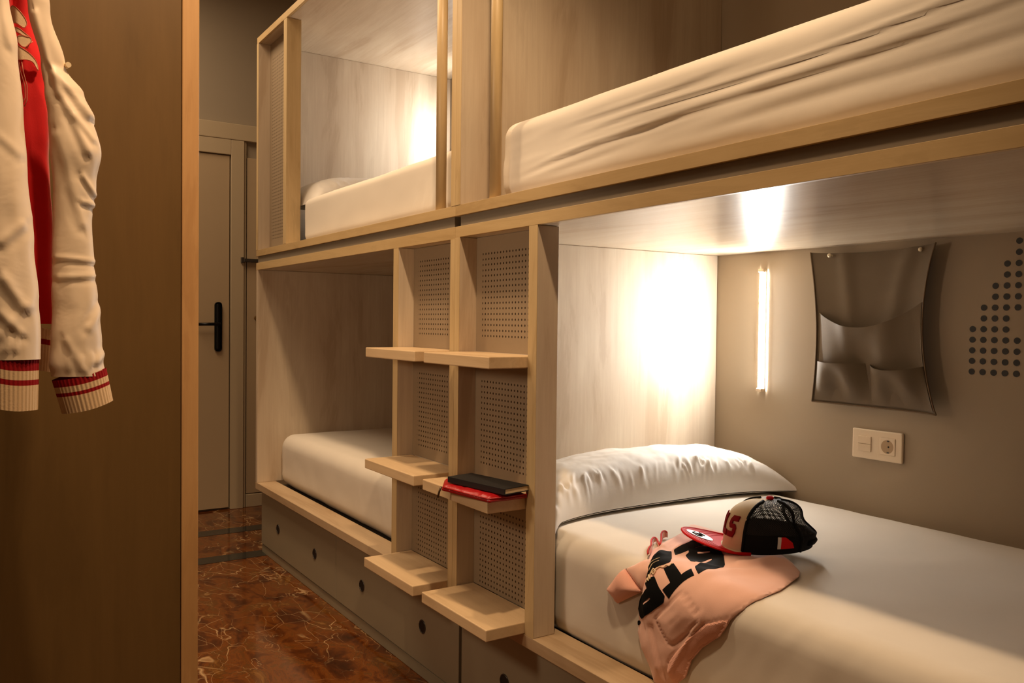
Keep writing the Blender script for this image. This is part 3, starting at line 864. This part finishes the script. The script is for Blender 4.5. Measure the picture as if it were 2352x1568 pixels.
    pts = [(xh-.17, YJK+.06, 1.80), (xh-.08, YJK+.05, 1.86), (xh, YJK+.04, 1.885), (xh+.0, YJK+.04, 1.885), (xh+.02, YJK+.04, 1.885)]
    obj('hanger', merge(tube([(xh-.12, YJK+.07, 1.80), (xh, YJK+.05, 1.86), (xh+.05, YJK+.02, 1.80)], .006, 8), tube([(xh, YJK+.05, 1.86), (xh, YJK+.05, 1.93), (xh+.012, YJK+.05, 1.952), (xh+.03, YJK+.05, 1.945)], .002, 8)), MWARD, r, smooth=True)
jacket()
rail = obj('clothes_rail', cyl((-1.125, -0.2, 1.958), (-1.125, 1.801, 1.958), .012, 20), MSTEEL, None, smooth=True, origin=(-1.125, .8, 1.958), label='grey steel clothes rail above the hanging jacket')
rail['category'] = 'rail'
rail.location = (-1.125, .8, 1.958)

# ---------------------------------------------------------------- pink sweatshirt over the mattress edge
XE, ZT, RR = .09, .61, .06
def on_bed(a, y, h):
    # a: path length from the start of the rounded edge; positive = inwards on the top
    if a >= 0: return Vector((XE+RR+a, y, ZT+h))
    L = RR*pi/2
    if a > -L:
        th = -a/RR; return Vector((XE+RR-sin(th)*(RR+h), y, ZT-RR+cos(th)*(RR+h)))
    return Vector((XE-h, y, ZT-RR-(-a-L)))
UF = {
    'body': [(-0.0182,1.4739),(0.0443,1.5275),(0.1516,1.5806),(0.2168,1.6047),(0.312,1.6662),(0.316,1.5787),(0.3273,1.5075),(0.3336,1.4274),(0.247,1.2745),(0.2016,1.2172),(0.1731,1.1977),(0.0601,1.1558),(-0.0127,1.1432),(-0.0512,1.1592),(-0.0812,1.1819),(-0.0913,1.1871),(-0.1195,1.2059),(-0.1587,1.2544),(-0.1973,1.2858),(-0.2399,1.3024),(-0.2613,1.3257),(-0.2868,1.3828),(-0.2866,1.3998),(-0.2594,1.4133),(-0.2222,1.4449),(-0.1897,1.4568),(-0.1643,1.4528),(-0.1348,1.4557),(-0.0922,1.4424),(-0.0595,1.4438)],
    'sleeve': [(-0.0598,1.5166),(-0.0414,1.4919),(-0.0182,1.4739),(0.012,1.4924),(-0.0455,1.434),(-0.0819,1.4408),(-0.0914,1.4434)],
    'cuff': [(-0.0598,1.5166),(-0.0912,1.4425),(-0.144,1.5296),(-0.1367,1.5369),(-0.1189,1.5689)],
    'hem': [(-0.0816,1.1853),(-0.0829,1.1955),(-0.1008,1.2371),(-0.1424,1.2813),(-0.1903,1.3233),(-0.2171,1.3429),(-0.2432,1.3513),(-0.263,1.3419),(-0.2613,1.3257),(-0.2399,1.3024),(-0.1973,1.2858),(-0.1587,1.2544),(-0.1195,1.2059),(-0.0913,1.1871)],
    'pocket': [(-0.1349,1.3861),(-0.1072,1.3616),(-0.0652,1.3147),(-0.0773,1.2856),(-0.0911,1.253),(-0.0982,1.2557),(-0.1433,1.2928),(-0.1751,1.3276),(-0.1741,1.3438)],
    'S': [(0.0482,1.4213),(0.1016,1.4524),(0.1426,1.4579),(0.1496,1.4305),(0.1528,1.4084),(0.1245,1.3731),(0.0745,1.3229),(0.0436,1.3028),(-0.0218,1.3064),(-0.0019,1.3421),(0.0747,1.3627),(0.0849,1.374),(0.0174,1.3607),(0.015,1.3705)],
    'Sslot': [(0.0934,1.428),(0.1246,1.4172),(0.1153,1.4083),(0.0829,1.416)],
    'T': [(-0.0364,1.396),(-0.0171,1.3877),(-0.0348,1.3419),(-0.0137,1.337),(-0.0263,1.3132),(-0.0821,1.3462),(-0.0721,1.3693),(-0.0561,1.3554)],
    'R': [(-0.098,1.4431),(-0.0796,1.4196),(-0.0728,1.4334),(-0.0629,1.4239),(-0.0551,1.4081),(-0.0708,1.3808),(-0.0804,1.3593),(-0.0913,1.36),(-0.1338,1.4117),(-0.152,1.4375),(-0.1485,1.4509),(-0.1348,1.4557),(-0.1155,1.4517)],
    'Rslot': [(-0.1124,1.4305),(-0.0925,1.4062),(-0.0947,1.4018),(-0.1159,1.4269)],
    'U': [(-0.0646,1.4368),(-0.0514,1.4452),(-0.0244,1.4572),(-0.002,1.4723),(0.0503,1.4695),(-0.0156,1.4004),(-0.0269,1.4064),(-0.0382,1.4196),(-0.056,1.429)],
    'L': [(0.0612,1.4737),(0.1052,1.4913),(0.1543,1.5047),(0.189,1.4985),(0.1997,1.435),(0.149,1.4173),(0.1524,1.4632),(0.1156,1.4576),(0.0698,1.4315),(0.0897,1.4527),(0.0322,1.4385)],
    'bit': [(-0.1607,1.4561),(-0.1606,1.4409),(-0.1733,1.4527),(-0.1715,1.4567)],
    'scr1': [(-0.0715,1.4275),(-0.0627,1.4284),(-0.067,1.4191),(-0.056,1.429),(-0.0633,1.4141),(-0.0559,1.4226),(-0.0427,1.4237),(-0.0459,1.4119),(-0.0532,1.4118),(-0.051,1.4202),(-0.0434,1.4144),(-0.0352,1.4099),(-0.035,1.3974),(-0.0277,1.3991),(-0.028,1.3882),(-0.0193,1.39)],
    'arc1': [(-0.0489,1.4352),(-0.0329,1.4384),(-0.0228,1.4284)],
    'arc2': [(-0.0427,1.4477),(-0.0286,1.45),(-0.0138,1.4374)],
    'collar': [(-0.0188,1.4753),(-0.0012,1.5005),(0.0225,1.513),(0.0712,1.5686),(0.1116,1.5967),(0.0955,1.5688),(0.0638,1.53),(0.0952,1.5543),(0.1283,1.5944),(0.1558,1.6091),(0.1552,1.5939)],
}

HFOLD = [((0.10, 1.30), (0.30, 1.20), .018, .010), ((0.13, 1.27), (0.33, 1.28), .014, .008), ((0.0, 1.29), (0.10, 1.25), .02, .006), ((0.02, 1.36), (0.05, 1.28), .014, .004),
         ((-0.12, 1.42), (-0.24, 1.38), .012, .006), ((-0.09, 1.25), (-0.24, 1.34), .006, .004), ((-0.16, 1.40), (-0.26, 1.36), .008, -.006), ((0.0, 1.46), (0.12, 1.56), .012, .006), ((0.05, 1.50), (0.25, 1.60), .01, .006)]
def shirt_h(a, y):
    d = edgedist(a, y, UF['body'])
    h = .003+.013*(1-exp(-d/.014))
    h += .004*fbm(a*9, y*9, 5)*min(1, d/.03)
    for p, q, w_, am in HFOLD: h += am*ridge(segdist(a, y, p, q), w_)*min(1, d/.02)
    dp = edgedist(a, y, UF['pocket']); ins = inpoly(a, y, UF['pocket'])
    if ins: h += .004*(1-exp(-dp/.006))+.003*ridge(dp-.03, .012)
    h -= .0035*ridge(dp, .0025)
    dh = edgedist(a, y, UF['hem'])
    h -= .003*ridge(dh, .0022) if d > .004 else 0
    # pressed down where the cap rests
    return max(.0055, h)
def shirt_low(a, y): return .0035
def sweatshirt():
    r = empty('sweatshirt', (XE, 1.35, 0.38), 'pink sweatshirt with big black lettering draped over the mattress edge', 'sweatshirt')
    obj('body', sheet(UF['body'], .006, lambda a, y: on_bed(a, y, shirt_h(a, y)), lambda a, y: on_bed(a, y, shirt_low(a, y))), MPINK, r, smooth=True)
    def over(P, off, m, name, step=.004, par=r, holes=(), label=None, th=.004):
        return obj(name, sheet(P, step, lambda a, y: on_bed(a, y, shirt_h(a, y)+off), lambda a, y: on_bed(a, y, shirt_h(a, y)+off-th), holes), m, par, smooth=False, label=label)
    over(UF['hem'], .0012, MPINKR, 'ribbed_hem')
    # sleeve and cuff stick out over the mattress front
    def sl_h(P, t):
        def f(a, y):
            d = edgedist(a, y, P); return .004+t*(1-exp(-d/.01))+.003*fbm(a*16, y*16, 2)*min(1, d/.02)
        return f
    S_ = UF['sleeve']; hs = sl_h(S_, .016)
    obj('sleeve', sheet(S_, .005, lambda a, y: on_bed(a, y, hs(a, y)), lambda a, y: on_bed(a, y, .004)), MPINK, r, smooth=True)
    C_ = UF['cuff']; hc = sl_h(C_, .022)
    obj('cuff', sheet(C_, .005, lambda a, y: on_bed(a, y, hc(a, y)+.002), lambda a, y: on_bed(a, y, .0045)), MPINKR, r, smooth=True)
    for k in ('S', 'T', 'R', 'U', 'L', 'bit'):
        P = UF[k]; P = smoothpoly(P, 1) if k in ('bit',) else P
        holes = [UF[k+'slot']] if k+'slot' in UF else []
        if k in ('S', 'R', 'U', 'L'):
            Q = []
            for i in range(len(P)):   # ease the corners
                a, b, c = P[i-1], P[i], P[(i+1) % len(P)]
                Q += [(b[0]*.82+a[0]*.18, b[1]*.82+a[1]*.18), (b[0]*.96+(a[0]+c[0])*.02, b[1]*.96+(a[1]+c[1])*.02), (b[0]*.82+c[0]*.18, b[1]*.82+c[1]*.18)]
            P = Q
        over(P, .0012, MPRINT, 'printed_letter', .0035, holes=holes, th=.003)
    def stroke(L, rr):
        pts = []
        for i in range(len(L)-1):
            for k in range(5):
                t = k/5; pts.append((L[i][0]+(L[i+1][0]-L[i][0])*t, L[i][1]+(L[i+1][1]-L[i][1])*t))
        pts.append(L[-1])
        return tube([on_bed(a, y, shirt_h(a, y)+.0022) for a, y in pts], rr, 5)
    obj('script_lettering', stroke(UF['scr1'], .0016), MCREAMP, r, smooth=True, label='cream handwritten script')
    obj('script_lettering', stroke(UF['arc1'], .0009), MCREAMP, r, smooth=True)
    obj('script_lettering', stroke(UF['arc2'], .0009), MCREAMP, r, smooth=True)
    # curled collar rib
    P = UF['collar']
    pts = []
    for i in range(len(P)-1):
        for k in range(6):
            t = k/6; pts.append((P[i][0]+(P[i+1][0]-P[i][0])*t, P[i][1]+(P[i+1][1]-P[i][1])*t))
    pts = [(sum(q[0] for q in pts[max(0, i-3):i+4])/len(pts[max(0, i-3):i+4]), sum(q[1] for q in pts[max(0, i-3):i+4])/len(pts[max(0, i-3):i+4])) for i in range(len(pts))]
    A, _ = grid(len(pts)-1, 6, lambda a, b: on_bed(pts[int(round(a*(len(pts)-1)))][0], pts[int(round(a*(len(pts)-1)))][1], .004+.017*b*(.7+.3*sin(a*9))))
    B, _ = grid(len(pts)-1, 6, lambda a, b: on_bed(pts[int(round(a*(len(pts)-1)))][0]+.004, pts[int(round(a*(len(pts)-1)))][1]-.003, .004+.017*b*(.7+.3*sin(a*9))))
    merge(A, B)
    co = obj('collar', A, MPINKR, r, smooth=True, label='curled ribbed collar')
    obj('collar_trim', tube([on_bed(p[0]+.002, p[1]-.001, .004+.017*(.7+.3*sin(i/(len(pts)-1)*9))) for i, p in enumerate(pts)], .0022, 6), MCOLR, co, smooth=True, label='red trim of the collar')
sweatshirt()

# ---------------------------------------------------------------- trucker cap
def cap():
    C0 = Vector((.415, 1.365, .634)); hd = math.radians(-50)   # heading of the peak: +Y turned to -X
    F = Vector((sin(hd), cos(hd), 0)).normalized(); L_ = Vector((-F.y, F.x, 0))
    tiltF = Matrix.Rotation(math.radians(5), 3, L_)
    r = empty('trucker_cap', C0, 'red, cream and black mesh trucker cap lying on the pink sweatshirt', 'cap')
    A_, B_, H_ = .106, .090, .112
    def crown(th, h, off=0.0):
        # th 0 = front, h 0..1 base to button
        k = cos(th); pe = 2.6+2.6*max(0, k)
        prof = max(0.0, 1-h**pe)**(1/2.3)
        rx = A_*prof*(1.0 if k > 0 else 1.0); ry = B_*prof
        x = k*rx; y = sin(th)*ry
        z = H_*h*(1+.05*max(0, k)*sin(pi*h))
        if k > 0: x *= 1-.10*h
        else:
            # back of the crown is creased and pushed in
            x += .012*ridge(h-.62, .14)*(-k); z -= .016*(-k)*ridge(h-.5, .35)
            x -= .008*ridge(h-.28, .12)*(-k)
        x += .004*ridge(sin(th)-.0, .2)*0
        x -= .016*h; z += .004*sin(pi*h)
        n = Vector((k, sin(th), .4+h)).normalized()
        p = Vector((x, y, z))+n*off
        q = F*p.x+L_*p.y+Vector((0, 0, p.z))
        return C0+tiltF@q
    TB = math.radians(50)
    def mesh_part(t0, t1, nu, nv, off, h0=0.0, h1=1.0, uv=False):
        bm, V = grid(nu, nv, lambda a, b: crown(t0+(t1-t0)*a, h0+(h1-h0)*b, off))
        if uv:
            lay = bm.loops.layers.uv.new('UVMap')
            for j in range(nv):
                for i in range(nu):
                    pass
            idx = {}
            for j, row in enumerate(V):
                for i, v in enumerate(row): idx[v] = (i/nu, j/nv)
            for f in bm.faces:
                for l in f.loops: l[lay].uv = idx[l.vert]
        return bm
    obj('front_panel', mesh_part(-TB, TB, 60, 40, 0.0), MCAPW, r, smooth=True, label='cream front panel')
    # mesh back with real see-through holes
    t = NT('black_cap_mesh')
    uvn = t.add('ShaderNodeTexCoord'); sp = t.add('ShaderNodeSeparateXYZ'); t.link(uvn.outputs['UV'], sp.inputs[0])
    def wv(s, f, ph):
        a = t.add('ShaderNodeMath', operation='MULTIPLY_ADD'); a.inputs[1].default_value = f; a.inputs[2].default_value = ph; t.link(s, a.inputs[0])
        b = t.add('ShaderNodeMath', operation='SINE'); t.link(a.outputs[0], b.inputs[0]); return b.outputs[0]
    m1 = t.add('ShaderNodeMath', operation='MULTIPLY'); t.link(wv(sp.outputs[0], 2*pi*80, 0), m1.inputs[0]); t.link(wv(sp.outputs[1], 2*pi*30, 0), m1.inputs[1])
    g = t.add('ShaderNodeMath', operation='GREATER_THAN'); g.inputs[1].default_value = 0.27; t.link(m1.outputs[0], g.inputs[0])
    inv = t.add('ShaderNodeMath', operation='SUBTRACT'); inv.inputs[0].default_value = 1.0; t.link(g.outputs[0], inv.inputs[1])
    t.b.inputs['Base Color'].default_value = rgb((18,18,18)); t.b.inputs['Roughness'].default_value = .7
    t.link(inv.outputs[0], t.b.inputs['Alpha'])
    obj('mesh_back', mesh_part(TB, 2*pi-TB, 90, 40, 0.0, uv=True), t.m, r, smooth=True, label='black see-through mesh back')
    # fabric bands: bottom band, seams
    bm = bmesh.new()
    merge(bm, mesh_part(TB, 2*pi-TB, 80, 8, .001, 0.0, .36)); merge(bm, mesh_part(TB, 2*pi-TB, 80, 8, -.002, 0.0, .36))
    obj('sweatband', bm, MCAPB, r, smooth=True)
    for th in (TB, 2*pi-TB, pi, math.radians(126), math.radians(234)):
        obj('seam_tape', tube([crown(th, i/24*.985, .0008) for i in range(25)], lambda q: .0042 if th != pi else .0035, 6), MCAPB, r, smooth=True)
    # adjuster strap at the back
    obj('strap', tube([crown(math.radians(140+80*i/12), .13, .004) for i in range(13)], .006, 6), MCAPB, r, smooth=True)
    # button
    bm = bmesh.new(); bmesh.ops.create_uvsphere(bm, u_segments=16, v_segments=8, radius=.0095)
    top_ = crown(0, 1.0)
    for v in bm.verts: v.co = Vector((v.co.x, v.co.y, v.co.z*.6))+top_+Vector((0, 0, .002))
    obj('button', bm, MCAPR, r, smooth=True)
    # peak
    def peak(a, b, off=0.0):
        # a across -1..1, b outwards 0..1
        th = math.radians(62)*a
        base = Vector((cos(th)*A_, sin(th)*B_, .004))
        reach = .094*sqrt(max(0, 1-abs(a)**2.6))
        p = base+Vector((cos(th*.45)*reach*b, sin(th*.45)*reach*b*.6, 0))
        # curved down at the sides, lifted in the middle
        p.z += .042*b-.034*(abs(a)**2)*(b) + off - .010*abs(a)**2
        q = F*p.x+L_*p.y+Vector((0, 0, p.z)); return C0+tiltF@q
    A, _ = grid(48, 16, lambda a, b: peak(a*2-1, b, .0018)); B, _ = grid(48, 16, lambda a, b: peak(a*2-1, b, -.0018))
    bm = bmesh.new(); merge(bm, A); merge(bm, B)
    pk = obj('peak', bm, MCAPR, r, smooth=True, label='red curved peak')
    obj('peak_edge', tube([peak(-1+2*i/40, 1.0) for i in range(41)], .0028, 8), MCAPR, pk, smooth=True)
    for k in (.35, .5, .65, .8, .92):
        obj('stitching', tube([peak(-.9+1.8*i/30, k, .0022) for i in range(31)], .0005, 4), MCAPR, pk)
    # rope line where peak meets crown
    obj('piping', tube([crown(-TB+2*TB*i/30, .02, .003) for i in range(31)], .0032, 6), MCAPW, r, smooth=True)
    # round white sticker on the peak with a black mark
    def disc(R1, off, cx=.16, cy=.55):
        bm, V = grid(28, 3, lambda a, b: peak(cx+cos(2*pi*a)*R1*b*.72, cy+sin(2*pi*a)*R1*b, off), closeu=True); return bm
    st = obj('sticker', disc(.33, .0032, -.05), MWHITE, pk, label='round white sticker with a black mark')
    obj('sticker_mark', tube([peak(-.05+x*.2, .55+y*.2, .0042) for x, y in ((-.8, .2), (-.4, -.6), (0, .5), (.3, -.3), (.9, .4), (.2, .9), (-.5, .6))], .0011, 5), MPRINT, st)
    # felt letters on the front panel: L and S
    def glyph(P, t0, h0, sx, sy, name='felt_letter', m=MCAPL):
        Q = [(t0+x*sx, h0+y*sy) for x, y in P]
        return obj(name, sheet(Q, .02, lambda a, b: crown(a, b, .0035), lambda a, b: crown(a, b, .0005)), m, r, smooth=False)
    Sg = [(0, 0), (.8, 0), (1, .2), (1, .45), (.8, .6), (.35, .6), (.35, .75), (1, .75), (1, 1), (.2, 1), (0, .8), (0, .55), (.2, .4), (.65, .4), (.65, .25), (0, .25)]
    Lg = [(0, 0), (1, 0), (1, .28), (.35, .28), (.35, 1), (0, 1)]
    # letters read from the front: leftmost on the wearer's right side
    glyph([(x+.25*y, y) for x, y in Lg], math.radians(-2), .26, .26, .42)
    glyph([(x+.25*y, y) for x, y in Sg], math.radians(17), .26, .28, .42)
    glyph([(x+.25*y, y) for x, y in Lg], math.radians(-20), .26, .26, .42)
    # side patch
    def glyph2(P, t0, h0, sx, sy, name, m, off):
        Q = [(t0+x*sx, h0+y*sy) for x, y in P]
        return obj(name, sheet(Q, .03, lambda a, b: crown(a, b, off), lambda a, b: crown(a, b, off-.002)), m, r, smooth=False)
    glyph2([(0, 0), (1, 0), (1, 1), (0, 1)], math.radians(94), .10, .07, .22, 'side_patch', MWHITE, .004)
    glyph2([(0, 0), (1, 0), (.8, .5), (.3, 1), (0, 1)], math.radians(98), .10, .30, .22, 'side_patch', MCAPR, .0045)
cap()

# ---------------------------------------------------------------- pouch and notebook on the middle step
def prism(P, z0, z1, bev=.002, seg=2):
    bm = bmesh.new(); B = [bm.verts.new((x, y, z0)) for x, y in P]; T = [bm.verts.new((x, y, z1)) for x, y in P]
    n = len(P); bm.faces.new(B[::-1]); bm.faces.new(T)
    for i in range(n): bm.faces.new((B[i], B[(i+1) % n], T[(i+1) % n], T[i]))
    if bev: bmesh.ops.bevel(bm, geom=bm.edges[:], offset=bev, segments=seg, profile=.6, affect='EDGES')
    return bm
def books():
    z0 = .7153
    r = empty('zip_pouch', (-.06, 1.9, z0), 'flat glossy red zip pouch lying under the black notebook on the middle step', 'pouch')
    P = [(-.148, 1.985), (-.119, 1.788), (-.004, 1.790), (-.003, 2.0), (-.085, 2.085)]
    S2 = resample(P, .004)
    cx_ = sum(p[0] for p in P)/5; cy_ = sum(p[1] for p in P)/5
    def top_(x, y): d = edgedist(x, y, P); return Vector((x, y, z0+.006+.010*(1-exp(-d/.006))+.0015*fbm(x*60, y*60, 1)*min(1, d/.01)))
    obj('pouch_body', sheet(P, .006, top_, lambda x, y: Vector((x, y, z0+.0004))), MPOUCH, r, smooth=True)
    obj('zip', tube([Vector((x, y, z0+.010)) for x, y in [(-.1475, 1.98), (-.135, 1.88), (-.121, 1.79), (-.06, 1.787), (-.006, 1.789)]], .0022, 6), MPOUCH, r, smooth=True)
    obj('zip_pull', tube([(-.147, 1.990, z0+.010), (-.152, 1.992, z0-.004), (-.154, 1.996, z0-.02)], .0028, 6), MBRASS, r, smooth=True, label='bronze zip pull')
    z1 = z0+.0185
    n = empty('notebook', (-.06, 1.87, z1), 'black notebook with cream pages lying on the red pouch', 'notebook')
    A = Vector((-.124, 1.995)); Dv = Vector((-.083, 1.772)); e = (Dv-A).normalized(); f = Vector((-e.y, e.x))
    W_ = .084; Ln = (Dv-A).length
    def q(s, t): p = A+e*s+f*t; return (p.x, p.y)
    th = .016
    obj('cover', merge(prism([q(0, 0), q(Ln, 0), q(Ln, W_), q(0, W_)], z1, z1+.0022, .0008), prism([q(0, 0), q(Ln, 0), q(Ln, W_), q(0, W_)], z1+th-.0022, z1+th, .0008)), MNOTE, n)
    obj('spine', prism([q(0, -.0012), q(Ln, -.0012), q(Ln, .002), q(0, .002)], z1, z1+th, .0008), MNOTE, n)
    obj('pages', prism([q(.003, .0025), q(Ln-.002, .0025), q(Ln-.002, W_-.002), q(.003, W_-.002)], z1+.0023, z1+th-.0023, 0), MPAGE, n, label='cream page block')
books()
